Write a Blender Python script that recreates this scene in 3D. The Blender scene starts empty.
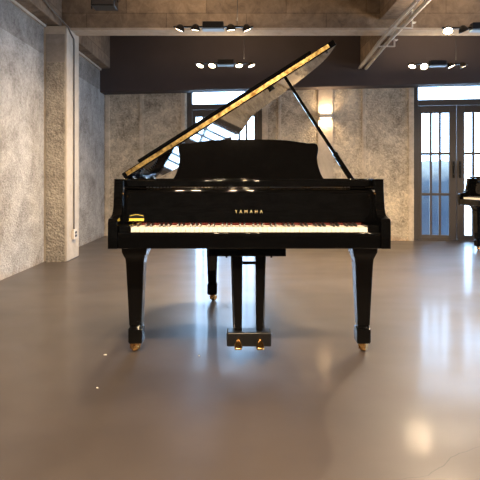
import bpy, bmesh, math, random
from mathutils import Vector, Matrix
random.seed(7)
C = bpy.context.scene.collection
PI = math.pi
F, HZ, CAMZ = 513.0, 178.0, 0.98          # focal length (px), horizon row, eye height

# ------------------------------------------------------------------ materials
def new_mat(name):
    m = bpy.data.materials.new(name); m.use_nodes = True
    nt = m.node_tree
    return m, nt, nt.nodes['Principled BSDF']

def N(nt, t, **kw):
    n = nt.nodes.new(t)
    for k, v in kw.items():
        if k in n.inputs.keys(): n.inputs[k].default_value = v
        else: setattr(n, k, v)
    return n

def plain(name, col, rough=.5, metal=0., noise=.0, scale=20, bump=0., coat=0., ior=1.5):
    m, nt, b = new_mat(name)
    b.inputs['Base Color'].default_value = (*col, 1)
    b.inputs['Roughness'].default_value = rough
    b.inputs['Metallic'].default_value = metal
    b.inputs['IOR'].default_value = ior
    b.inputs['Coat Weight'].default_value = coat
    tc = N(nt, 'ShaderNodeTexCoord')
    nz = N(nt, 'ShaderNodeTexNoise', Scale=scale, Detail=4.)
    nt.links.new(tc.outputs['Object'], nz.inputs['Vector'])
    mx = N(nt, 'ShaderNodeMix', data_type='RGBA')
    mx.inputs[6].default_value = (*[c * (1 - noise) for c in col], 1)
    mx.inputs[7].default_value = (*[min(1, c * (1 + noise)) for c in col], 1)
    nt.links.new(nz.outputs['Fac'], mx.inputs[0]); nt.links.new(mx.outputs[2], b.inputs['Base Color'])
    if bump:
        bp = N(nt, 'ShaderNodeBump', Strength=bump, Distance=.01)
        nt.links.new(nz.outputs['Fac'], bp.inputs['Height']); nt.links.new(bp.outputs['Normal'], b.inputs['Normal'])
    return m

def concrete(name, c1, c2, rough_bump=.6, cell=28., band=None, stain=None, boards=False):
    """mottled concrete; band=(z, factor, colour): a course of other concrete above z"""
    m, nt, b = new_mat(name)
    L = nt.links.new
    geo = N(nt, 'ShaderNodeNewGeometry')
    n1 = N(nt, 'ShaderNodeTexNoise', Scale=2.6, Detail=8., Roughness=.7, Distortion=.6)
    n2 = N(nt, 'ShaderNodeTexNoise', Scale=cell * .55, Detail=6., Roughness=.75, Distortion=1.2)
    n3 = N(nt, 'ShaderNodeTexVoronoi', Scale=cell * 1.2)
    for n in (n1, n2, n3): L(geo.outputs['Position'], n.inputs['Vector'])
    add = N(nt, 'ShaderNodeMath', operation='ADD')
    mm = N(nt, 'ShaderNodeMath', operation='MULTIPLY'); mm.inputs[1].default_value = .55
    L(n2.outputs['Fac'], mm.inputs[0])
    mm1 = N(nt, 'ShaderNodeMath', operation='MULTIPLY'); mm1.inputs[1].default_value = .6
    L(n1.outputs['Fac'], mm1.inputs[0])
    L(mm.outputs[0], add.inputs[0]); L(mm1.outputs[0], add.inputs[1])
    cr = N(nt, 'ShaderNodeValToRGB')
    cr.color_ramp.elements[0].position = .44; cr.color_ramp.elements[0].color = (*c1, 1)
    cr.color_ramp.elements[1].position = .70; cr.color_ramp.elements[1].color = (*c2, 1)
    L(add.outputs[0], cr.inputs[0])
    out = cr.outputs[0]
    if boards:   # formwork boards
        sp0 = N(nt, 'ShaderNodeSeparateXYZ'); L(geo.outputs['Position'], sp0.inputs[0])
        sm = N(nt, 'ShaderNodeMath', operation='ADD'); L(sp0.outputs['X'], sm.inputs[0]); L(sp0.outputs['Y'], sm.inputs[1])
        cb = N(nt, 'ShaderNodeCombineXYZ'); L(sm.outputs[0], cb.inputs[0]); L(sp0.outputs['Z'], cb.inputs[1])
        br = N(nt, 'ShaderNodeTexBrick', Scale=1.); L(cb.outputs[0], br.inputs['Vector'])
        for k, v in (('Color1', (1, 1, 1, 1)), ('Color2', (.72, .72, .74, 1)), ('Mortar', (.5, .48, .46, 1)), ('Mortar Size', .006), ('Brick Width', .95), ('Row Height', .42), ('Mortar Smooth', .6)): br.inputs[k].default_value = v
        mx = N(nt, 'ShaderNodeMix', data_type='RGBA', blend_type='MULTIPLY'); mx.inputs[0].default_value = 1.
        L(out, mx.inputs[6]); L(br.outputs['Color'], mx.inputs[7]); out = mx.outputs[2]
    if band:
        sep = N(nt, 'ShaderNodeSeparateXYZ'); L(geo.outputs['Position'], sep.inputs[0])
        gt = N(nt, 'ShaderNodeMath', operation='GREATER_THAN'); gt.inputs[1].default_value = band[0]
        L(sep.outputs['Z'], gt.inputs[0])
        mx = N(nt, 'ShaderNodeMix', data_type='RGBA', blend_type='MULTIPLY')
        mx.inputs[7].default_value = (*band[1], 1)
        L(gt.outputs[0], mx.inputs[0]); L(out, mx.inputs[6]); out = mx.outputs[2]
    if stain:   # rust-brown dirt low on the wall
        sep2 = N(nt, 'ShaderNodeSeparateXYZ'); L(geo.outputs['Position'], sep2.inputs[0])
        nn = N(nt, 'ShaderNodeTexNoise', Scale=6., Detail=6.); L(geo.outputs['Position'], nn.inputs['Vector'])
        s1 = N(nt, 'ShaderNodeMath', operation='MULTIPLY_ADD'); s1.inputs[1].default_value = -.28; s1.inputs[2].default_value = .18
        L(nn.outputs['Fac'], s1.inputs[0])
        s2 = N(nt, 'ShaderNodeMath', operation='ADD'); L(sep2.outputs['Z'], s2.inputs[0]); L(s1.outputs[0], s2.inputs[1])
        lt = N(nt, 'ShaderNodeMapRange'); lt.inputs['From Min'].default_value = .0; lt.inputs['From Max'].default_value = .12
        lt.inputs['To Min'].default_value = .8; lt.inputs['To Max'].default_value = 0.
        L(s2.outputs[0], lt.inputs['Value'])
        mx = N(nt, 'ShaderNodeMix', data_type='RGBA', blend_type='MULTIPLY'); mx.inputs[7].default_value = (*stain, 1)
        L(lt.outputs[0], mx.inputs[0]); L(out, mx.inputs[6]); out = mx.outputs[2]
    L(out, b.inputs['Base Color'])
    b.inputs['Roughness'].default_value = .85
    if rough_bump:
        s = N(nt, 'ShaderNodeMath', operation='ADD'); L(n2.outputs['Fac'], s.inputs[0]); L(n3.outputs['Distance'], s.inputs[1])
        bp = N(nt, 'ShaderNodeBump', Strength=rough_bump, Distance=.02)
        L(s.outputs[0], bp.inputs['Height']); L(bp.outputs['Normal'], b.inputs['Normal'])
    return m

def floor_material():
    m, nt, b = new_mat('polished_concrete_floor'); L = nt.links.new
    geo = N(nt, 'ShaderNodeNewGeometry')
    n1 = N(nt, 'ShaderNodeTexNoise', Scale=.9, Detail=7., Roughness=.6)
    n2 = N(nt, 'ShaderNodeTexNoise', Scale=55., Detail=3.)
    mp = N(nt, 'ShaderNodeMapping'); mp.inputs['Scale'].default_value = (.8, 1.5, 1)
    n3 = N(nt, 'ShaderNodeTexNoise', Scale=1.6, Detail=2., Roughness=.5)
    L(geo.outputs['Position'], mp.inputs[0]); L(mp.outputs[0], n3.inputs['Vector'])
    for n in (n1, n2): L(geo.outputs['Position'], n.inputs['Vector'])
    cr = N(nt, 'ShaderNodeValToRGB')
    cr.color_ramp.elements[0].position = .3; cr.color_ramp.elements[0].color = (.036, .027, .023, 1)
    cr.color_ramp.elements[1].position = .75; cr.color_ramp.elements[1].color = (.078, .061, .053, 1)
    L(n1.outputs['Fac'], cr.inputs[0])
    col = cr.outputs[0]
    # hairline cracks in the slab (segments in world metres)
    def seg(p, q, w):
        p, q = Vector(p), Vector(q); d = q - p; ln = d.length; d /= ln; nrm = Vector((-d.y, d.x))
        wob = N(nt, 'ShaderNodeTexNoise', Scale=9., Detail=4.); L(geo.outputs['Position'], wob.inputs['Vector'])
        def dot(v, off):
            dn = N(nt, 'ShaderNodeVectorMath', operation='DOT_PRODUCT'); dn.inputs[1].default_value = (v.x, v.y, 0)
            L(geo.outputs['Position'], dn.inputs[0])
            s = N(nt, 'ShaderNodeMath', operation='SUBTRACT'); s.inputs[1].default_value = off; L(dn.outputs['Value'], s.inputs[0]); return s.outputs[0]
        a = dot(nrm, nrm.dot(p)); t = dot(d, d.dot(p))
        wb = N(nt, 'ShaderNodeMath', operation='MULTIPLY_ADD'); wb.inputs[1].default_value = .035; L(wob.outputs['Fac'], wb.inputs[0]); L(a, wb.inputs[2])
        w2 = N(nt, 'ShaderNodeMath', operation='SUBTRACT'); w2.inputs[1].default_value = .0175; L(wb.outputs[0], w2.inputs[0])
        ab = N(nt, 'ShaderNodeMath', operation='ABSOLUTE'); L(w2.outputs[0], ab.inputs[0])
        c1 = N(nt, 'ShaderNodeMath', operation='LESS_THAN'); c1.inputs[1].default_value = w; L(ab.outputs[0], c1.inputs[0])
        c2 = N(nt, 'ShaderNodeMath', operation='GREATER_THAN'); c2.inputs[1].default_value = 0; L(t, c2.inputs[0])
        c3 = N(nt, 'ShaderNodeMath', operation='LESS_THAN'); c3.inputs[1].default_value = ln; L(t, c3.inputs[0])
        m1 = N(nt, 'ShaderNodeMath', operation='MULTIPLY'); L(c1.outputs[0], m1.inputs[0]); L(c2.outputs[0], m1.inputs[1])
        m2 = N(nt, 'ShaderNodeMath', operation='MULTIPLY'); L(m1.outputs[0], m2.inputs[0]); L(c3.outputs[0], m2.inputs[1])
        return m2.outputs[0]
    for p, q, w in (((.62, 1.69), (.78, 1.83), .0018), ((.78, 1.83), (.98, 1.92), .0016), ((.30, 1.62), (.62, 1.69), .001)):
        k = seg(p, q, w)
        mx = N(nt, 'ShaderNodeMix', data_type='RGBA'); mx.inputs[7].default_value = (.012, .01, .009, 1)
        L(k, mx.inputs[0]); L(col, mx.inputs[6]); col = mx.outputs[2]
    L(col, b.inputs['Base Color'])
    mr = N(nt, 'ShaderNodeMapRange'); mr.inputs['To Min'].default_value = .42; mr.inputs['To Max'].default_value = .52
    mr.inputs['From Min'].default_value = .3; mr.inputs['From Max'].default_value = .7
    L(n3.outputs['Fac'], mr.inputs['Value']); L(mr.outputs[0], b.inputs['Roughness'])
    b.inputs['IOR'].default_value = 1.8
    b.inputs['Coat Weight'].default_value = .28; b.inputs['Coat Roughness'].default_value = .13; b.inputs['Coat IOR'].default_value = 1.4
    bp = N(nt, 'ShaderNodeBump', Strength=.006, Distance=.02); L(n3.outputs['Fac'], bp.inputs['Height'])
    bp2 = N(nt, 'ShaderNodeBump', Strength=.03, Distance=.003); L(n2.outputs['Fac'], bp2.inputs['Height']); L(bp.outputs['Normal'], bp2.inputs['Normal'])
    L(bp2.outputs['Normal'], b.inputs['Normal'])
    return m

def glass_material():
    m = bpy.data.materials.new('window_glass'); m.use_nodes = True; nt = m.node_tree; nt.nodes.clear()
    out = N(nt, 'ShaderNodeOutputMaterial'); tr = N(nt, 'ShaderNodeBsdfTransparent'); gl = N(nt, 'ShaderNodeBsdfGlossy')
    gl.inputs['Roughness'].default_value = .02; tr.inputs['Color'].default_value = (.96, .98, .98, 1)
    lw = N(nt, 'ShaderNodeFresnel'); lw.inputs['IOR'].default_value = 1.45
    mx = N(nt, 'ShaderNodeMixShader')
    nt.links.new(lw.outputs[0], mx.inputs[0]); nt.links.new(tr.outputs[0], mx.inputs[1]); nt.links.new(gl.outputs[0], mx.inputs[2])
    nt.links.new(mx.outputs[0], out.inputs[0]); return m

def standin_material():      # made-up stand-in for an unknown blue shape: fades to white at its top
    m, nt, b = new_mat('blue_standin_colour'); L = nt.links.new
    tc = N(nt, 'ShaderNodeTexCoord'); sp = N(nt, 'ShaderNodeSeparateXYZ'); L(tc.outputs['Object'], sp.inputs[0])
    nz = N(nt, 'ShaderNodeTexNoise', Scale=9., Detail=3.); L(tc.outputs['Object'], nz.inputs['Vector'])
    ma = N(nt, 'ShaderNodeMath', operation='MULTIPLY_ADD'); ma.inputs[1].default_value = .18
    L(nz.outputs['Fac'], ma.inputs[0]); L(sp.outputs['Z'], ma.inputs[2])
    cr = N(nt, 'ShaderNodeValToRGB'); e = cr.color_ramp.elements
    e[0].position = .3; e[0].color = (.075, .11, .175, 1); e[1].position = 1.; e[1].color = (.13, .18, .26, 1)
    k = e.new(.92); k.color = (.13, .18, .26, 1); e[2].position = 1.; e[2].color = (.1, .16, .26, 1)
    mr = N(nt, 'ShaderNodeMapRange'); mr.inputs['From Max'].default_value = 1.36; L(ma.outputs[0], mr.inputs['Value'])
    e[1].position = .72; e[2].position = .97; e[2].color = (.75, .78, .80, 1)
    L(mr.outputs[0], cr.inputs[0]); L(cr.outputs[0], b.inputs['Base Color']); b.inputs['Roughness'].default_value = .9
    return m

def edge_reflection_material():        # golden reflection in the lid edge, painted as a grained colour
    m, nt, b = new_mat('painted_lid_reflection'); L = nt.links.new
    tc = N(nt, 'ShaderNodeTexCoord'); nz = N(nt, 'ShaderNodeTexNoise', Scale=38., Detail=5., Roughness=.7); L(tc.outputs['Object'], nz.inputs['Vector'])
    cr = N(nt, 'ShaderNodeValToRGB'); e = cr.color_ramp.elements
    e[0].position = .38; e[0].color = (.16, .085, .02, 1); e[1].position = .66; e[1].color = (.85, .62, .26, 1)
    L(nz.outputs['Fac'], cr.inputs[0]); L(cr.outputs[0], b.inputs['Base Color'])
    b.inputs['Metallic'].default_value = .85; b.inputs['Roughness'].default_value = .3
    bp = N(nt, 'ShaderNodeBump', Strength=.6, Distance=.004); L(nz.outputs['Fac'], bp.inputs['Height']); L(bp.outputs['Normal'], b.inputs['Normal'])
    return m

def emis(name, col, s):
    m, nt, b = new_mat(name)
    b.inputs['Base Color'].default_value = (*col, 1)
    b.inputs['Emission Color'].default_value = (*col, 1); b.inputs['Emission Strength'].default_value = s
    return m

M = dict(
    wall_l=concrete('left_wall_concrete', (.22, .20, .18), (.56, .54, .51), .45, 38, band=(2.42, (.70, .67, .64)), stain=(.75, .62, .5)),
    wall_b=concrete('back_wall_concrete', (.23, .19, .145), (.80, .70, .55), .45, 30, stain=(.8, .5, .3)),
    smooth=concrete('smooth_rib_concrete', (.42, .36, .29), (.56, .49, .41), .12, 10),
    rib=concrete('cast_rib_concrete', (.40, .34, .26), (.72, .62, .50), .15, 14),
    pillar=concrete('hammered_pillar_concrete', (.17, .145, .12), (.47, .42, .35), .55, 34),
    pcap=concrete('pillar_cap_concrete', (.24, .21, .18), (.34, .30, .27), .2, 12),
    beam=concrete('beam_concrete', (.15, .105, .07), (.33, .245, .17), .25, 12, boards=True),
    beam_floorlit=concrete('floorlit_beam_edge', (.36, .30, .24), (.5, .43, .35), .15, 9),  # paler than the beam: light off the floor put into the colour
    dark=plain('dark_plaster_band', (.064, .050, .050), .8, noise=.15, scale=3),
    black=plain('black_piano_lacquer', (.002, .002, .0022), .035, ior=1.37, noise=.2, scale=3),
    satin=plain('black_satin', (.007, .007, .008), .35, noise=.2),
    ivory=plain('ivory_key', (.85, .80, .72), .25, noise=.03),
    ebony=plain('ebony_key', (.01, .009, .009), .3, noise=.1),
    brass=plain('polished_brass', (.62, .36, .13), .22, 1., noise=.15, scale=60),
    edge=edge_reflection_material(),
    plate=plain('gold_iron_plate', (.62, .42, .16), .35, .8, noise=.1),
    steel=plain('steel_string', (.6, .6, .6), .3, 1., noise=.1),
    spruce=plain('spruce_soundboard', (.50, .32, .15), .45, noise=.2, scale=9),
    felt=plain('red_felt', (.075, .008, .006), .95, noise=.3, scale=200),
    yellow=plain('yellow_sticker', (.80, .62, .10), .5, noise=.05),
    gold=plain('gold_lettering', (.80, .66, .36), .35, .3, noise=.05),
    frame=plain('dark_grey_door_paint', (.070, .060, .056), .45, noise=.12, scale=6),
    metal=plain('galvanised_conduit', (.52, .49, .45), .5, .2, noise=.15),
    cable=plain('dark_conduit', (.14, .13, .12), .6, noise=.1),
    box=plain('grey_blue_transformer', (.22, .29, .36), .4, noise=.1),
    white=plain('white_plastic', (.62, .56, .50), .5, noise=.05),
    chip=plain('pale_chip', (.8, .78, .72), .7, noise=.1),
    standin=standin_material(),
    pave=plain('pale_paving', (.75, .75, .73), .9, noise=.1),
    lamp=emis('warm_lamp', (1., .78, .50), 9.),
    lampdim=emis('warm_lamp_soft', (1., .80, .55), 5.),
    sconce=emis('sconce_lamp', (1., .74, .45), 6.),
    glass=glass_material(), floor=floor_material())

# ------------------------------------------------------------------ helpers
class MB:
    def __init__(s): s.bm = bmesh.new()
    def face(s, pts):
        vs = [s.bm.verts.new(p) for p in pts]; s.bm.faces.new(vs); return vs
    def box(s, x0, x1, y0, y1, z0, z1, mtx=None):
        p = [(x, y, z) for z in (z0, z1) for x, y in ((x0, y0), (x1, y0), (x1, y1), (x0, y1))]
        if mtx: p = [mtx @ Vector(q) for q in p]
        v = [s.bm.verts.new(q) for q in p]
        for f in ((3, 2, 1, 0), (4, 5, 6, 7), (0, 1, 5, 4), (1, 2, 6, 5), (2, 3, 7, 6), (3, 0, 4, 7)):
            s.bm.faces.new([v[i] for i in f])
        return s
    def loft(s, rings, cap=True):
        R = [[s.bm.verts.new(p) for p in r] for r in rings]
        n = len(R[0])
        for a, b in zip(R, R[1:]):
            for i in range(n): s.bm.faces.new((a[i], a[(i + 1) % n], b[(i + 1) % n], b[i]))
        if cap: s.bm.faces.new(R[0][::-1]); s.bm.faces.new(R[-1])
        return s
    def prism(s, outline, z0, z1):
        return s.loft([[(x, y, z0) for x, y in outline], [(x, y, z1) for x, y in outline]])
    def tube(s, pts, r, n=10, r2=None):
        pts = [Vector(p) for p in pts]; rings = []
        for i, p in enumerate(pts):
            d = (pts[min(i + 1, len(pts) - 1)] - pts[max(i - 1, 0)]).normalized()
            u = d.orthogonal().normalized() if i == 0 else (u - d * u.dot(d)).normalized()
            w = d.cross(u); rr = r if r2 is None else r + (r2 - r) * i / (len(pts) - 1)
            rings.append([p + u * rr * math.cos(2 * PI * k / n) + w * rr * math.sin(2 * PI * k / n) for k in range(n)])
        return s.loft(rings)
    def lathe(s, prof, mtx=Matrix(), n=20):
        return s.loft([[mtx @ Vector((r * math.cos(2 * PI * k / n), r * math.sin(2 * PI * k / n), z)) for k in range(n)] for r, z in prof])
    def build(s, name, mat, parent=None, bevel=0, seg=2, sharp=.6):
        bm = s.bm; bmesh.ops.recalc_face_normals(bm, faces=bm.faces)
        for f in bm.faces: f.smooth = True
        for e in bm.edges:
            if len(e.link_faces) == 2 and e.calc_face_angle(0) > sharp: e.smooth = False
        me = bpy.data.meshes.new(name); bm.to_mesh(me); bm.free()
        me.materials.append(mat)
        o = bpy.data.objects.new(name, me); C.objects.link(o); o.parent = parent
        if bevel:
            md = o.modifiers.new('bevel', 'BEVEL'); md.width = bevel; md.segments = seg; md.limit_method = 'ANGLE'; md.angle_limit = .6
        return o

def empty(name, loc=(0, 0, 0), rz=0., parent=None):
    o = bpy.data.objects.new(name, None); o.empty_display_size = .1; C.objects.link(o)
    o.location = loc; o.rotation_euler = (0, 0, rz); o.parent = parent; return o
def tag(o, label, cat, group=None):
    o['label'] = label; o['category'] = cat
    if group: o['group'] = group
    return o
def struct(o, label=None):
    o['kind'] = 'structure'
    if label: o['label'] = label
    return o
def px(x, y, D):                       # world point seen at image (x, y) at depth D
    return Vector(((x - 240) / F * D, D, CAMZ + (HZ - y) * D / F))

# ------------------------------------------------------------------ room
CEIL = 3.3; XL, XR, YB = -2.29, 6.6, -3.4
def wall_y(x): return 8.356 - .1378 * x            # the back wall runs slightly askew
struct(MB().box(XL - .3, XR + .3, YB - .3, 7.2, -.2, 0).loft([[(XL - .3, 7.2, -.2), (XR + .3, 7.2, -.2), (XR + .3, wall_y(XR + .3) + .3, -.2), (XL - .3, wall_y(XL) + .3, -.2)],
       [(XL - .3, 7.2, 0), (XR + .3, 7.2, 0), (XR + .3, wall_y(XR + .3) + .3, 0), (XL - .3, wall_y(XL) + .3, 0)]]).build('floor', M['floor']))
struct(MB().box(XL - .3, XR + .3, YB - .3, 9.3, CEIL, CEIL + .2).build('ceiling', M['beam']))
struct(MB().box(XL - .3, XL, YB, wall_y(XL) + .02, 0, CEIL).build('wall_left', M['wall_l']))
struct(MB().box(XL - .3, XR + .3, YB - .3, YB, 0, CEIL).build('wall_front', M['wall_b']))

# back wall frame: s along the wall from the left corner, t into the room is negative
ang = math.atan(-.1378); B0 = Vector((XL, wall_y(XL), 0))
BM = Matrix.Translation(B0) @ Matrix.Rotation(ang, 4, 'Z')
def s_of(pxx):
    k = (pxx - 240) / F; y = 8.356 / (1 + .1378 * k); return (Vector((k * y, y, 0)) - B0).length
def z_of(pxx, pyy):
    k = (pxx - 240) / F; y = 8.356 / (1 + .1378 * k); return CAMZ + (HZ - pyy) * y / F
d1 = (s_of(185.5), s_of(262)); d2 = (s_of(414), s_of(414) + d1[1] - d1[0] + .06)
DH = 2.50
w = MB()
SE = (Vector((XR, wall_y(XR), 0)) - B0).length
for a, b_, z0, z1 in ((-.3, d1[0], 0, DH), (d1[1], d2[0], 0, DH), (d2[1], SE + .3, 0, DH), (-.3, SE + .3, DH, CEIL)):
    w.box(a, b_, 0, .3, z0, z1, BM)
struct(w.build('wall_back', M['wall_b']))
# smooth ribs cast in the back wall
tn = 0
def trim(mb, mat, label=None, bevel=0):
    global tn; tn += 1
    return struct(mb.build('trim_%d' % tn, mat, bevel=bevel), label)
ribs = [(105.5, 109.5), (139.5, 143.5), (181, 185), (262.2, 268), (278, 281), (362, 365.5), (408.5, 413.6)]
for a, b_ in ribs:
    trim(MB().box(s_of(a), s_of(b_), -.012, .01, 0, DH, BM), M['rib'], bevel=.004)
trim(MB().box(s_of(143.5), s_of(182.5), -.010, .01, 2.30, 2.325, BM), M['rib'])
trim(MB().box(s_of(318), s_of(333), -.025, .01, 0, DH, BM), M['smooth'], 'pale smooth concrete strip behind the wall light', .004)
# dark band above the doors
trim(MB().box(0, SE, -.28, 0, 2.385, CEIL, BM), M['dark'], 'dark painted band above the doors', .006)

# right wall, out of frame; its windows are added to let in daylight
wy = [(.6, 2.4), (3.2, 5.0), (5.7, 7.25)]
w = MB(); ys = [YB] + [v for p in wy for v in p] + [wall_y(XR)]
for a, b_ in zip(ys[::2], ys[1::2]): w.box(XR, XR + .3, a, b_, 0, CEIL)
for a, b_ in wy: w.box(XR, XR + .3, a, b_, 0, .6); w.box(XR, XR + .3, a, b_, 2.8, CEIL)
struct(w.build('wall_right', M['wall_b']))
for i, (a, b_) in enumerate(wy):
    r = struct(empty('window_%d' % (i + 1), (XR + .1, (a + b_) / 2, .6))); hw = (b_ - a) / 2  # added windows, out of frame, to let in daylight
    f = MB(); f.box(0, .06, -hw, hw, 0, .06).box(0, .06, -hw, hw, 2.14, 2.2).box(0, .06, -hw, -hw + .06, .06, 2.14).box(0, .06, hw - .06, hw, .06, 2.14).box(.005, .055, -.025, .025, .06, 2.14)
    f.build('window_frame', M['frame'], r); MB().box(.025, .033, -hw + .06, hw - .06, .06, 2.14).build('pane', M['glass'], r)

# left side: pillar, ledge, beams
pr = struct(empty('pillar', (-2.155, 6.21, 0)), 'rough concrete pillar standing against the left wall')
def L2(x, y): return (x + 2.155, y - 6.21)
b = MB(); x0, y0 = L2(-2.30, 5.99); x1, y1 = L2(-2.02, 6.44)
b.box(x0, x1, y0, y1, 0, 2.76); b.build('shaft', M['smooth'], pr, .012)
b = MB(); xa, _ = L2(-2.265, 0); xb, _ = L2(-2.045, 0)
b.box(xa, xb, y0 - .008, y0 + .01, .0, 2.33); b.build('hammered_panel', M['pillar'], pr)
b = MB(); b.box(xa, xb, y0 - .005, y0 + .01, 2.335, 2.66); b.build('cap_panel', M['pcap'], pr)
trim(MB().box(XL, XL + .03, YB, 5.985, 2.735, 2.765), M['smooth'], 'pale ledge along the top of the left wall')
trim(MB().box(XL, XL + .03, 6.445, wall_y(XL) - .3, 2.735, 2.765), M['smooth'])
struct(MB().box(XL - .02, -2.12, YB, wall_y(XL) - .28, 2.767, CEIL).build('beam', M['beam'], bevel=.01), 'concrete beam running along the left wall')
struct(MB().box(-2.12, XR, 6.10, 6.34, 2.748, CEIL).build('beam', M['beam'], bevel=.006), 'concrete cross beam over the room behind the piano')
trim(MB().box(-2.12, XR, 6.095, 6.345, 2.740, 2.765), M['beam_floorlit'], 'lower edge of the cross beam, painted pale as if lit from the floor')
struct(MB().box(1.83, 1.90, 6.345, wall_y(1.9) - .285, 2.70, CEIL).build('beam', M['beam'], bevel=.006), 'concrete beam running from the cross beam to the dark band')
struct(MB().box(1.66, 1.98, YB, 6.09, 2.86, CEIL).build('beam', M['beam'], bevel=.006), 'concrete ceiling beam beside the grey pipes')

# doors
def door(name, s0, s1, label):
    r = empty(name); r.matrix_world = BM @ Matrix.Translation((s0, .10, 0)); W = s1 - s0
    struct(r, label)
    f = MB(); T = .085; zt = 2.12; ft = .10
    f.box(0, T, 0, ft, 0, DH).box(W - T, W, 0, ft, 0, DH).box(T, W - T, 0, ft, DH - .03, DH).box(T, W - T, 0, ft, zt, zt + .09)
    f.box(0, W, -.01, ft, -.0, .012)
    f.build('door_frame', M['frame'], r, .004)
    MB().box(T, W - T, .045, .052, zt + .09, DH - .03).build('transom_pane', M['glass'], r)
    cw = W / 2
    for k in (0, 1):
        a = T + .003 if k == 0 else cw + .003; e = cw - .003 if k == 0 else W - T - .003
        l = MB(); st = .105 if k == 0 else .115
        gl0, gl1 = (a + .055, e - st) if k == 0 else (a + st, e - .055)
        gz0, gz1 = .085, 2.0
        l.box(a, gl0, .02, .065, .014, zt - .004).box(gl1, e, .02, .065, .014, zt - .004)
        l.box(gl0, gl1, .02, .065, .014, gz0).box(gl0, gl1, .02, .065, gz1, zt - .004)
        g = (gl1 - gl0); bw = .034
        for j in (1, 2):
            c = gl0 + g * j / 3; l.box(c - bw / 2, c + bw / 2, .025, .06, gz0, gz1)
        for j in (1, 2):
            c = gz0 + (gz1 - gz0) * j / 3; l.box(gl0, gl1, .024, .061, c - bw * .6, c + bw * .6)
        lo = l.build('door_leaf', M['frame'], r, .003)
        MB().box(gl0, gl1, .040, .046, gz0, gz1).build('glass_pane', M['glass'], lo)
        hx = e - .045 if k == 0 else a + .045
        h = MB(); h.box(hx - .018, hx + .018, .008, .02, .98, 1.24)
        h.tube([(hx, -.03, 1.02), (hx, -.03, 1.20)], .009).tube([(hx, .01, 1.04), (hx, -.03, 1.04)], .006).tube([(hx, .01, 1.18), (hx, -.03, 1.18)], .006)
        h.build('handle', M['satin'], lo)
    return r
door('door_1', *d1, 'dark framed glazed double door behind the open piano')
door('door_2', *d2, 'dark framed glazed double door at the right')

# outside
struct(MB().prism([(-8, 9.9), (XL, wall_y(XL) + .32), (XR, wall_y(XR) + .32), (14, 7.2), (14, 30), (-8, 30)], -.12, -.02).build('terrace', M['pave']), 'bright paving outside the doors')
sc_ = MB(); bx0, bx1 = px(412, 0, 8.7).x, px(452, 0, 8.7).x; n = 22; top = []
for i in range(n + 1):
    x = bx0 + (bx1 - bx0) * i / n; top.append((x, 1.27 + .015 * math.sin(i * .9) + random.uniform(-.01, .01)))
for (xa, za), (xb, zb) in zip(top, top[1:]):
    sc_.loft([[(xa, 8.7, -.02), (xb, 8.7, -.02), (xb, 8.76, -.02), (xa, 8.76, -.02)], [(xa, 8.7, za), (xb, 8.7, zb), (xb, 8.76, zb), (xa, 8.76, za)]])
tag(sc_.build('blue_standin', M['standin']), 'made-up blue panel for an unidentified blue shape outside, seen through the lower panes of the right door', 'standin')

# pipes under the beam at the right
def pipe(dx, dz, r=.016):
    q = [Vector((x_ + dx, y_, z_ + dz)) for x_, y_, z_ in ((1.825, 8.0, 2.60), (1.825, 7.97, 2.655), (1.78, 7.2, 2.665), (1.735, 6.4, 2.678), (1.724, 6.1, 2.682), (1.728, 5.6, 2.70), (1.765, 5.15, 2.755), (1.77, 4.5, 2.79), (1.77, 2., 2.79))]
    return MB().tube(q, r, 12)
for i, dx in enumerate((.0, .030, .102)):
    o = pipe(dx, (0, 0, -.012)[i], (.019, .011, .023)[i]).build('pipe', M['metal'])
    tag(o, ('leftmost grey conduit pipe running under the right ceiling beam', 'thinnest grey conduit pipe, tucked against the leftmost one', 'thick grey conduit pipe on the right side of the pipe run')[i], 'pipe', 'conduit pipes under the ceiling beam')
for x, y, z, l in ((1.76, 5.70, 2.642, 'metal clip holding the pipes in front of the cross beam'), (1.78, 6.42, 2.622, 'metal clip holding the pipes just behind the cross beam')):
    b = MB().box(x - .07, x + .16, y - .015, y + .015, z, z + .010); b.box(x + .145, x + .16, y - .015, y + .015, z + .01, 2.858 if y < 6 else 2.72)
    b.box(x + .145, x + .19, y - .03, y + .03, 2.70, 2.71)
    tag(b.build('pipe_bracket', M['metal']), l, 'bracket', 'pipe brackets')

# conduit down the pillar to the socket
cx = -2.02 + .012
b = MB(); b.tube([(-2.098, 2.0, 2.95), (-2.098, 5.3, 2.90), (-2.095, 5.7, 2.86), (-2.06, 5.95, 2.80), (cx + .004, 5.985, 2.74), (cx, 6.08, 2.70), (cx, 6.2, 2.66), (cx, 6.21, 2.55), (cx, 6.21, .36)], .009, 8)
tag(b.build('conduit', M['cable']), 'thin dark cable conduit running down the side of the pillar', 'cable')
b = MB().box(-2.018, -1.985, 6.15, 6.27, .24, .36)
s = b.build('socket_box', M['white'], bevel=.005); tag(s, 'small pale power socket box low on the pillar', 'socket')
for z in (.27, .31): MB().box(-1.9865, -1.983, 6.175, 6.245, z, z + .025).build('outlet', M['satin'], s)

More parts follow.
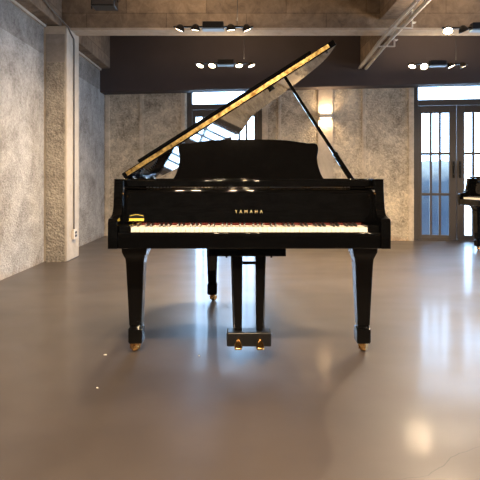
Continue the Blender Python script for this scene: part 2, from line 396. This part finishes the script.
# wall light
sx = s_of(325.5); zc = z_of(325, 116.5)
wl = empty('wall_light'); wl.matrix_world = BM @ Matrix.Translation((sx, -.025, zc))
tag(wl, 'small up and down wall light on the pale concrete strip', 'wall light')
MB().box(-.10, .10, -.10, 0, -.028, .028).build('housing', M['white'], wl, .006)
MB().box(-.085, .085, -.085, -.02, .028, .031).build('upper_diffuser', M['sconce'], wl)
MB().box(-.085, .085, -.085, -.02, -.031, -.028).build('lower_diffuser', M['sconce'], wl)
for sgn in (1, -1):
    ld = bpy.data.lights.new('sconce_light', 'AREA'); ld.shape = 'RECTANGLE'; ld.size = .16; ld.size_y = .06; ld.energy = 1.2; ld.color = (1, .70, .40); ld.spread = 2.4
    lo = bpy.data.objects.new('sconce_light', ld); C.objects.link(lo); lo.parent = wl; lo.location = (0, -.055, sgn * .034)
    lo.rotation_euler = (PI if sgn > 0 else 0, 0, 0)

# ------------------------------------------------------------------ spotlight bars
def spot_bar(x, y, z, label, rz=0., power=40, bright=(1, 1, 1, 1), aims=None, up=True):
    r = empty('spotlight_bar', (x, y, z), rz); tag(r, label, 'spotlight', 'spotlight bars hanging from the ceiling')
    MB().box(-.40, .40, -.012, .012, -.008, .008).build('rail', M['satin'], r, .003)
    t = MB().box(-.105, .105, -.045, .045, -.02, .045).build('transformer', M['satin'], r, .005)
    MB().box(-.11, .11, -.05, .05, -.034, -.02).build('transformer_tray', M['box'], t, .003)
    MB().tube([(.24, 0, .0), (.245, 0, .4), (.25, 0, CEIL - z)], .0035, 6).build('hanging_cable', M['satin'], r)
    ld = bpy.data.lights.new('added_uplight', 'AREA'); ld.shape = 'RECTANGLE'; ld.size = .7; ld.size_y = .06; ld.energy = 8.5; ld.color = (1, .74, .46)  # upward light added above the rail to brighten the ceiling beams
    lo = bpy.data.objects.new('added_uplight', ld); C.objects.link(lo); lo.parent = r; lo.location = (0, 0, .06); lo.rotation_euler = (PI, 0, 0)
    for i, lx in enumerate((-.34, -.18, .18, .345)):
        ax, ay = (aims or [(-.4, -.5), (-.1, -.45), (.15, -.5), (.5, -.4)])[i]
        d = Vector((ax, ay, -1)).normalized(); rot = (-d).to_track_quat('Z', 'Y').to_matrix().to_4x4()
        m = Matrix.Translation((lx, -.005, -.035)) @ rot
        h = MB().lathe([(.012, .062), (.03, .05), (.045, .022), (.053, 0), (.050, -.004), (.044, .006), (.02, .012)], m, 20)
        h.tube([(lx, 0, .004), (lx, 0, .02), (lx, 0, -.01)], .006, 8)
        ho = h.build('lamp_head', M['satin'], r)
        MB().lathe([(.001, .004), (.043, .004), (.043, .0015), (.001, .0)], m, 20).build('bulb', M['lamp'] if bright[i] else M['lampdim'], ho)
        if power:
            ld = bpy.data.lights.new('lamp_beam', 'SPOT'); ld.energy = power; ld.color = (1, .74, .46); ld.spot_size = 2.7; ld.spot_blend = 1.; ld.shadow_soft_size = .04
            lo = bpy.data.objects.new('lamp_beam', ld); C.objects.link(lo); lo.parent = r
            lo.location = Vector((lx, -.005, -.035)) + d * .02; lo.rotation_euler = d.to_track_quat('-Z', 'Y').to_euler()
    return r
spot_bar(-.27, 5.16, 2.50, 'nearer spotlight bar above the piano, in front of the cross beam', aims=[(-.4, .1), (-.1, .16), (.1, .14), (.4, .12)], power=62, bright=(0, 0, 0, 0))
spot_bar(-.19, 6.80, 2.50, 'farther spotlight bar above the piano, in front of the dark band', power=12, aims=[(-.3, -.35), (-.2, -.5), (.1, -.35), (.4, -.15)])
spot_bar(2.43, 5.16, 2.49, 'spotlight bar at the upper right corner, in front of the cross beam', aims=[(-.2, -.6), (.4, .05), (.1, .16), (.2, .1)], power=58)
spot_bar(2.62, 6.80, 2.49, 'spotlight bar in front of the dark band, above and left of the right door', power=6, aims=[(-.3, -.3), (-.25, -1.2), (.4, -.15), (.5, -.1)])
spot_bar(-.25, 1.2, 2.50, 'unseen spotlight bar, added over the camera side of the room', power=62, aims=[(-.5, .3), (-.1, .5), (.1, .2), (.5, .3)])  # this bar and the next are added out of view for foreground light
spot_bar(2.5, 1.2, 2.50, 'unseen spotlight bar, added at the right on the camera side of the room', power=62, aims=[(-.5, .3), (-.1, .5), (.1, .2), (.5, .3)])

# speaker at the upper left
sp = empty('ceiling_speaker', (-1.45, 5.5, 2.80)); tag(sp, 'black speaker box hanging under the ceiling at the upper left', 'speaker')
MB().box(-.125, .125, -.09, .09, 0, .20).build('cabinet', M['satin'], sp, .01)
MB().box(-.11, .11, -.096, -.088, .015, .185).build('grille', M['frame'], sp)
MB().tube([(-.14, 0, -.01), (-.14, 0, .22), (0, 0, .26), (0, 0, .5)], .008, 8).tube([(.14, 0, .06), (.14, 0, .22), (0, 0, .26)], .008, 8).build('mounting_bracket', M['satin'], sp)

# ------------------------------------------------------------------ piano
def catmull(pts, n=8):
    out = []
    for i in range(len(pts) - 1):
        p0, p1, p2, p3 = pts[max(i - 1, 0)], pts[i], pts[i + 1], pts[min(i + 2, len(pts) - 1)]
        for k in range(n):
            t = k / n
            out.append(tuple(.5 * ((2 * b) + (c - a) * t + (2 * a - 5 * b + 4 * c - d) * t * t + (3 * b - a - 3 * c + d) * t ** 3) for a, b, c, d in zip(p0, p1, p2, p3)))
    out.append(pts[-1]); return out
HWD = .732
def outline(yf, off=0.):
    p = [(HWD, .48), (HWD, .62), (.705, .78), (.62, .93), (.48, 1.06), (.32, 1.19), (.18, 1.36), (.06, 2.14), (-.10, 1.67), (-.30, 1.71), (-.50, 1.68), (-.655, 1.56), (-.72, 1.40), (-HWD, 1.25)]
    c = [(HWD, yf)] + catmull(p, 6) + [(-HWD, yf)]
    if off:
        o = []
        for i, q in enumerate(c):
            a = Vector(c[max(i - 1, 0)]); e = Vector(c[min(i + 1, len(c) - 1)]); d = (e - a).normalized()
            v = Vector(q) + Vector((-d.y, d.x)) * off; o.append((v.x, v.y))
        return o
    return c

def caster(leg, x, y, z0, turn):
    m = Matrix.Translation((x, y, 0)) @ Matrix.Rotation(turn, 4, 'Z')
    b = MB(); b.lathe([(.030, z0), (.030, z0 - .005), (.018, z0 - .010), (.016, z0 - .016)], m, 16)
    b.box(-.020, .020, -.014, .036, z0 - .020, z0 - .013, m)
    for sx in (-1, 1): b.box(sx * .019 - .002, sx * .019 + .002, -.004, .038, .014, z0 - .015, m)
    w = m @ Matrix.Translation((0, .018, .0235)) @ Matrix.Rotation(PI / 2, 4, 'Y')
    b.lathe([(.007, -.016), (.020, -.015), (.0235, -.009), (.0235, .009), (.020, .015), (.007, .016)], w, 20)
    b.build('caster', M['brass'], leg)

def leg(root, x, y, ztop, turn):
    zf = .055
    def sq(h, z): return [(x - h, y - h, z), (x + h, y - h, z), (x + h, y + h, z), (x - h, y + h, z)]
    b = MB()
    b.loft([sq(.084, ztop), sq(.084, ztop - .022)])
    pr = [(.070, ztop - .022), (.068, ztop - .045), (.060, ztop - .065), (.052, ztop - .085), (.049, ztop - .12), (.034, zf + .10)]
    b.loft([sq(h, z) for h, z in pr])
    b.loft([sq(h, z) for h, z in ((.032, zf + .10), (.032, zf + .09), (.039, zf + .085), (.039, zf + .012), (.035, zf))])
    o = b.build('leg', M['black'], root, .004)
    caster(o, x, y, zf, turn)
    return o

def piano(name, loc, rz, label, is_open, detail=True, group=None):
    P = empty(name, loc, rz); tag(P, label, 'piano')
    blk = M['black']
    # rim
    zb, zt = .66, .975
    outr, inn = outline(.145), outline(.145, .052)
    b = MB(); n = len(outr)
    vo = [[b.bm.verts.new((x, y, z)) for x, y in pts] for pts, z in ((outr, zb), (outr, zt), (inn, zt), (inn, zb))]
    for i in range(n - 1):
        for k in range(4): b.bm.faces.new((vo[k][i], vo[k][i + 1], vo[(k + 1) % 4][i + 1], vo[(k + 1) % 4][i]))
    for i in (0, n - 1): b.bm.faces.new([vo[k][i] for k in range(4)])
    b.build('rim', blk, P, .004)
    ins = outline(.40, .056)
    MB().prism(ins, .80, .812).build('soundboard', M['spruce'], P)
    b = MB()
    for x0_, x1_ in ((-.62, -.30), (-.1, -.2), (.3, .1)): b.tube([(x0_, .42, .73), (x1_, 1.35 if x1_ < 0 else 1.1, .73)], .035, 8)
    b.box(-.67, .67, .36, .42, .64, .80); b.build('under_beam', blk, P)
    # plate with struts
    pl = MB(); pl.box(-.668, .668, .36, .56, .890, .905)
    for i in range(len(ins) - 1):
        a, e = Vector(ins[i]), Vector(ins[i + 1])
        if a.y < .5 or e.y < .5: continue
        c = Vector((-.1, .7)); a2, e2 = a + (c - a).normalized() * .09, e + (c - e).normalized() * .09
        pl.loft([[(a.x, a.y, .885), (e.x, e.y, .885), (e2.x, e2.y, .885), (a2.x, a2.y, .885)], [(a.x, a.y, .90), (e.x, e.y, .90), (e2.x, e2.y, .905), (a2.x, a2.y, .905)]])
    for xa, xb, yb in ((-.45, -.44, 1.62), (-.15, -.20, 1.62), (.12, .02, 1.45), (.36, .28, 1.15), (.55, .52, .95)):
        pl.loft([[(xa - .02, .5, .90), (xa + .02, .5, .90), (xa + .02, .5, .93), (xa - .02, .5, .93)], [(xb - .02, yb, .89), (xb + .02, yb, .89), (xb + .02, yb, .92), (xb - .02, yb, .92)]])
    po = pl.build('iron_plate', M['plate'], P)
    st = MB()
    for i in range(70):
        x = -.62 + 1.24 * i / 69; xe = x - .12 * (1 - i / 69); ye = 1.58 - 1.0 * max(0, (i / 69)) ** 1.3
        st.tube([(x, .50, .925), (xe, max(ye, .66), .915)], .0011, 4)
    so = st.build('strings', M['steel'], P); so['kind'] = 'stuff'
    tp = MB()
    for i in range(60):
        for j in (0, 1):
            tp.tube([(-.60 + 1.2 * i / 59, .40 + .04 * j, .905), (-.60 + 1.2 * i / 59, .395 + .04 * j, .935)], .0032, 6)
    so = tp.build('tuning_pins', M['steel'], P); so['kind'] = 'stuff'
    # keybed, arms, slip
    MB().box(-.722, .722, .012, .40, .614, .668).build('keybed', blk, P, .004)
    MB().box(-.681, .681, .004, .024, .614, .698).build('key_slip', blk, P, .005)
    prof = catmull([(.42, .975), (.150, .975), (.136, .962), (.128, .90), (.112, .82), (.088, .785), (.05, .772), (.016, .768), (.002, .755), (0, .73)], 5)
    prof += [(0, .614), (.42, .614)]
    for sx in (-1, 1):
        a, e = (sx * .682, sx * .7305)
        b = MB(); b.loft([[(a, y, z) for y, z in prof], [(e, y, z) for y, z in prof]])
        ao = b.build('arm', blk, P, .005)
        MB().tube([(sx * .682, .120, .895), (sx * .674, .120, .895)], .007, 12).build('fallboard_pivot', M['brass'], ao)
        MB().box(min(sx * .618, sx * .681), max(sx * .618, sx * .681), .026, .165, .668, .733).build('key_block', blk, P, .004)
    # keyboard
    KW = 1.2315 / 52; x0_ = -KW * 26
    kb = MB().box(-.616, .616, .03, .17, .668, .697).build('keyboard', M['satin'], P)
    blacks = set(); order = 'ABCDEFG'
    wm = bm_ = None
    for i in range(52):
        if wm is None:
            o = MB().box(.0006, KW - .0006, .019, .165, .698, .722).build('white_key', M['ivory'], kb, .0012); wm = o
            o.location.x = x0_
        else:
            o = wm.copy(); C.objects.link(o); o.parent = kb; o.location.x = x0_ + KW * i
        if order[i % 7] in 'ACDFG' and i < 51:
            if bm_ is None:
                h = .0058
                q = MB().loft([[(-h, .068, .7225), (h, .068, .7225), (h, .165, .7225), (-h, .165, .7225)], [(-h * .8, .074, .7365), (h * .8, .074, .7365), (h * .8, .165, .7365), (-h * .8, .165, .7365)]]).build('black_key', M['ebony'], kb, .001); bm_ = q
                q.location.x = x0_ + KW
            else:
                q = bm_.copy(); C.objects.link(q); q.parent = kb; q.location.x = x0_ + KW * (i + 1)
    MB().box(-.616, .616, .1655, .171,   .722, .7335).build('felt_strip', M['felt'], P)
    # fallboard, leaning back a little, with a rounded top edge
    fp = catmull([(.172, .736), (.176, .80), (.186, .87), (.192, .905), (.198, .916), (.206, .918)], 5) + [(.214, .905), (.200, .80), (.196, .736)]
    fb = MB().loft([[(-.680, y, z) for y, z in fp], [(.680, y, z) for y, z in fp]]).build('fallboard', blk, P, .001)
    MB().box(-.680, .680, .186, .24, .9185, .928).box(-.680, .680, .20, .30, .930, .968).build('top_rail', blk, P, .007, 3)
    # music shelf and desk
    MB().box(-.655, .655, .235, .34, .958, .977).build('music_shelf', blk, P, .003)
    half = [(-.428, .0), (-.412, .030), (-.397, .085), (-.394, .125), (-.400, .160), (-.402, .186), (-.394, .207), (-.372, .213), (-.345, .212), (-.31, .217), (-.23, .229), (-.12, .235), (0, .236)]
    pts = catmull(half, 5); pts = pts + [(-x, z) for x, z in pts[-2::-1]]
    tl = math.radians(14); DT = .012
    def dp(x, z, t):
        if not is_open: return (x, .345 + z, .905 + .045 + t)
        return (x, .262 + z * math.sin(tl) + t * math.cos(tl), .975 + z * math.cos(tl) - t * math.sin(tl))
    MB().loft([[dp(x, z, 0) for x, z in pts], [dp(x, z, DT) for x, z in pts]]).build('music_desk', blk, P, .002)
    # legs
    for x, y, t in ((-.632, .247, .7), (.642, .247, -.6), (-.268, 1.443, -.5)):
        leg(P, x, y, .614 if y < 1 else .66, t)
    # lyre
    ly = MB(); ly.box(-.215, .195, .06, .20, .566, .614)
    for sx in (-1, 1):
        ly.loft([[(sx * .056 - h + o_, .105, z), (sx * .056 + h + o_, .105, z), (sx * .056 + h + o_, .135, z), (sx * .056 - h + o_, .135, z)] for h, z, o_ in ((.029, .566, sx * .007), (.023, .35, sx * .003), (.018, .158, 0))])
    ly.box(-.045, .045, .112, .128, .515, .530)
    for i, hh in enumerate((-.12, .12)): ly.tube([(hh, .10, .566), (hh, .10, .553)], .006, 8)
    lo = ly.build('pedal_lyre', blk, P, .004)
    MB().box(-.119, .119, .07, .17, .085, .160).build('pedal_box', M['satin'], lo, .008, 3)
    for sx in (-1, 1):
        b = MB(); X = sx * .057
        rings = []
        for y, z, w_ in ((.08, .126, .009), (.065, .128, .010), (.045, .124, .013), (.025, .114, .020), (.005, .104, .023), (-.010, .098, .017)):
            rings.append([(X - w_, y, z - .004), (X + w_, y, z - .004), (X + w_ * .8, y, z + .005), (X - w_ * .8, y, z + .005)])
        b.loft(rings)
        b.build('pedal', M['brass'], lo, .003)
        MB().tube([(sx * .012, .125, .158), (sx * .012, .125, .60)], .003, 6) if 0 else None
    b = MB(); b.tube([(-.08, .17, .14), (-.10, .42, .64)], .007, 8); b.tube([(.08, .17, .14), (.10, .42, .64)], .007, 8)
    b.build('lyre_brace', M['satin'], lo)
    # lettering on the fallboard and the sticker (they belong to the near piano)
    if detail:
        cu = bpy.data.curves.new('t', 'FONT'); cu.body = 'YAMAHA'; cu.size = .0255; cu.space_character = 2.0; cu.extrude = .0004; cu.align_x = 'CENTER'; cu.offset = -.0002
        tmp = bpy.data.objects.new('t', cu); C.objects.link(tmp); bpy.context.view_layer.update()
        me = bpy.data.meshes.new_from_object(tmp.evaluated_get(bpy.context.evaluated_depsgraph_get())); bpy.data.objects.remove(tmp)
        xs = [v.co.x for v in me.vertices]; s_ = .152 / (max(xs) - min(xs)); me.transform(Matrix.Diagonal((s_, 1, 1, 1)))
        me.materials.clear(); me.materials.append(M['gold']); o = bpy.data.objects.new('lettering', me); C.objects.link(o); o.parent = fb
        o.rotation_euler = (PI / 2 - .085, 0, 0); o.location = (.0, .1735, .787); o['label'] = 'gold capital letters'
        arch = [(-.044, 0), (.044, 0), (.044, .034)] + [(.040 - .080 * k / 12, .034 + .006 * math.sin(PI * k / 12)) for k in range(13)] + [(-.044, .034)]
        def sp_(x, z, t): return (-.616 + x * .92, .1725 - t + z * .06, .744 + z)
        s0 = MB().loft([[sp_(x, z, .0) for x, z in arch], [sp_(x, z, .0012) for x, z in arch]]).build('sticker', M['satin'], fb); s0['label'] = 'black sticker with a yellow band'
        yb = [(-.044, 0), (.044, 0), (.044, .014), (-.044, .014)]
        MB().loft([[sp_(x, z, .0012) for x, z in yb], [sp_(x, z, .0018) for x, z in yb]]).build('yellow_band', M['yellow'], s0)
        bb = MB(); ap = [(-.040 + .080 * k / 12, .026 + .007 * math.sin(PI * k / 12)) for k in range(13)]
        for (xa, za), (xb, zb_) in zip(ap, ap[1:]):
            bb.loft([[sp_(xa, za, .0012), sp_(xb, zb_, .0012), sp_(xb, zb_ + .0022, .0012), sp_(xa, za + .0022, .0012)], [sp_(xa, za, .0018), sp_(xb, zb_, .0018), sp_(xb, zb_ + .0022, .0018), sp_(xa, za + .0022, .0018)]])
        bb.build('yellow_arc', M['yellow'], s0)
    # lid: built flat, hinged on the left rim
    HX, HZZ, th = -.705, .984, .037
    if not is_open: HZZ, th = .9765, .028
    YL = .352
    ol = [(x - HX, y) for x, y in outline(YL, -.010)]
    ol = [(max(x, -.02), y) for x, y in ol]
    lid = MB().prism(ol, 0, th).build('lid', blk, P, .003)
    lid.location = (HX, 0, HZZ)
    if is_open:
        fl = MB().prism([(.10, YL + .004), (1.30, YL + .004), (1.30, YL + .35), (.10, YL + .35)], th + .001, th + .019).build('front_flap', blk, lid, .003)
        e = MB().box(.005, 1.405, YL - .0035, YL + .002, .0075, th - .006).build('edge_reflection', M['edge'], lid); e['label'] = 'golden reflection along the front edge, painted as a strip'
        h = MB()
        for hy in (.55, .95, 1.3): h.tube([(-.006, hy - .03, -.006), (-.006, hy + .03, -.006)], .006, 10)
        h.build('hinge', M['brass'], lid)
        MB().tube([(1.39, YL + .05, -.001), (1.39, YL + .05, -.008)], .008, 10).build('rubber_bumper', M['satin'], lid)
        MB().tube([(1.0, YL + .10, -.001), (1.0, YL + .10, -.014)], .02, 10).build('prop_cup', M['satin'], lid)
        lid.rotation_euler = (0, -math.radians(32.4), 0)
    else:
        MB().box(HX * -1 - HWD - .0 + .0 - .01, HX * -1 + HWD + .01, .19, YL - .004, 0, th).build('front_flap', blk, lid, .004)
    if is_open:
        a = Vector((.646, .50, .955)); t = Vector((.232, .467, 1.582)); mid = a.lerp(t, .27)
        def ring(c, h1, h2):
            d = (t - a).normalized(); u = Vector((0, 1, 0)); w_ = d.cross(u).normalized(); u = w_.cross(d).normalized()
            return [c + w_ * i * h1 + u * j * h2 for i, j in ((-1, -1), (1, -1), (1, 1), (-1, 1))]
        b = MB(); b.loft([ring(a, .016, .011), ring(mid, .014, .011)]); b.loft([ring(mid, .010, .008), ring(t, .0085, .007)])
        b.tube([mid + Vector((0, -.014, 0)), mid + Vector((0, .014, 0))], .016, 12)
        po = b.build('lid_prop', M['black'], P, .002)
        MB().tube([a + Vector((0, -.02, .01)), a + Vector((0, .02, .01))], .008, 10).build('prop_pivot', M['brass'], po)
    else:
        po = MB().tube([(.64, .5, .94), (.30, 1.05, .94)], .009, 8).build('lid_prop', blk, P)
    return P
piano('grand_piano', (.048, 2.647, 0), 0, 'black grand piano with its lid propped open, in the middle of the floor', True)
a = math.radians(80)
piano('grand_piano', (2.975 + .73 * math.cos(a), 7.02 - .73 * math.sin(a), 0), -a, 'second black grand piano with closed lid in front of the right door', False, False)

# paint chips on the floor
for i, (x, y, r, l) in enumerate(((105.5, 355, .010, 'larger pale chip lying on the floor left of the front left piano leg'), (97, 388, .006, 'small pale chip on the floor in front of the left piano leg'), (199, 356, .005, 'small pale chip on the floor left of the pedals'))):
    D = F * CAMZ / (y - HZ); p = px(x, y, D); n = 7
    an = [2 * PI * k / n for k in range(n)]; rr = [r * random.uniform(.6, 1.2) for _ in an]
    b = MB().prism([(q * math.cos(t), q * .6 * math.sin(t)) for q, t in zip(rr, an)], 0, .004)
    o = b.build('paint_chip', M['chip']); o.location = (p.x, p.y, 0); tag(o, l, 'chip', 'pale chips on the floor')

# ------------------------------------------------------------------ daylight
W = bpy.data.worlds.new('sky'); bpy.context.scene.world = W; W.use_nodes = True
bg = W.node_tree.nodes['Background']; bg.inputs[0].default_value = (.44, .67, 1., 1); bg.inputs[1].default_value = 5.4
def portal(mtx, sx, sy):
    ld = bpy.data.lights.new('portal', 'AREA'); ld.shape = 'RECTANGLE'; ld.size = sx; ld.size_y = sy
    ld.cycles.is_portal = True
    o = bpy.data.objects.new('sky_portal', ld); C.objects.link(o); o.matrix_world = mtx
for s0, s1 in (d1, d2):
    portal(BM @ Matrix.Translation(((s0 + s1) / 2, .32, DH / 2)) @ Matrix.Rotation(-PI / 2, 4, 'X'), s1 - s0, DH)
for a_, b_ in wy:
    portal(Matrix.Translation((XR + .32, (a_ + b_) / 2, 1.7)) @ Matrix.Rotation(PI / 2, 4, 'Y'), 2.2, b_ - a_)

# ------------------------------------------------------------------ camera
cd = bpy.data.cameras.new('camera'); cam = bpy.data.objects.new('camera', cd); C.objects.link(cam)
cam.location = (0, 0, CAMZ); cam.rotation_euler = (PI / 2, 0, 0)
cd.sensor_width = 36; cd.lens = F / 480 * 36; cd.shift_y = (HZ - 240) / 480; cd.clip_end = 100; cd.clip_start = .05
S = bpy.context.scene; S.camera = cam
S.view_settings.view_transform = 'Standard'; S.view_settings.look = 'None'; S.view_settings.gamma = 1; S.view_settings.exposure = 1.5
S.view_settings.use_curve_mapping = False
S.cycles.use_denoising = True; S.cycles.max_bounces = 10; S.cycles.diffuse_bounces = 5; S.cycles.sample_clamp_indirect = 6
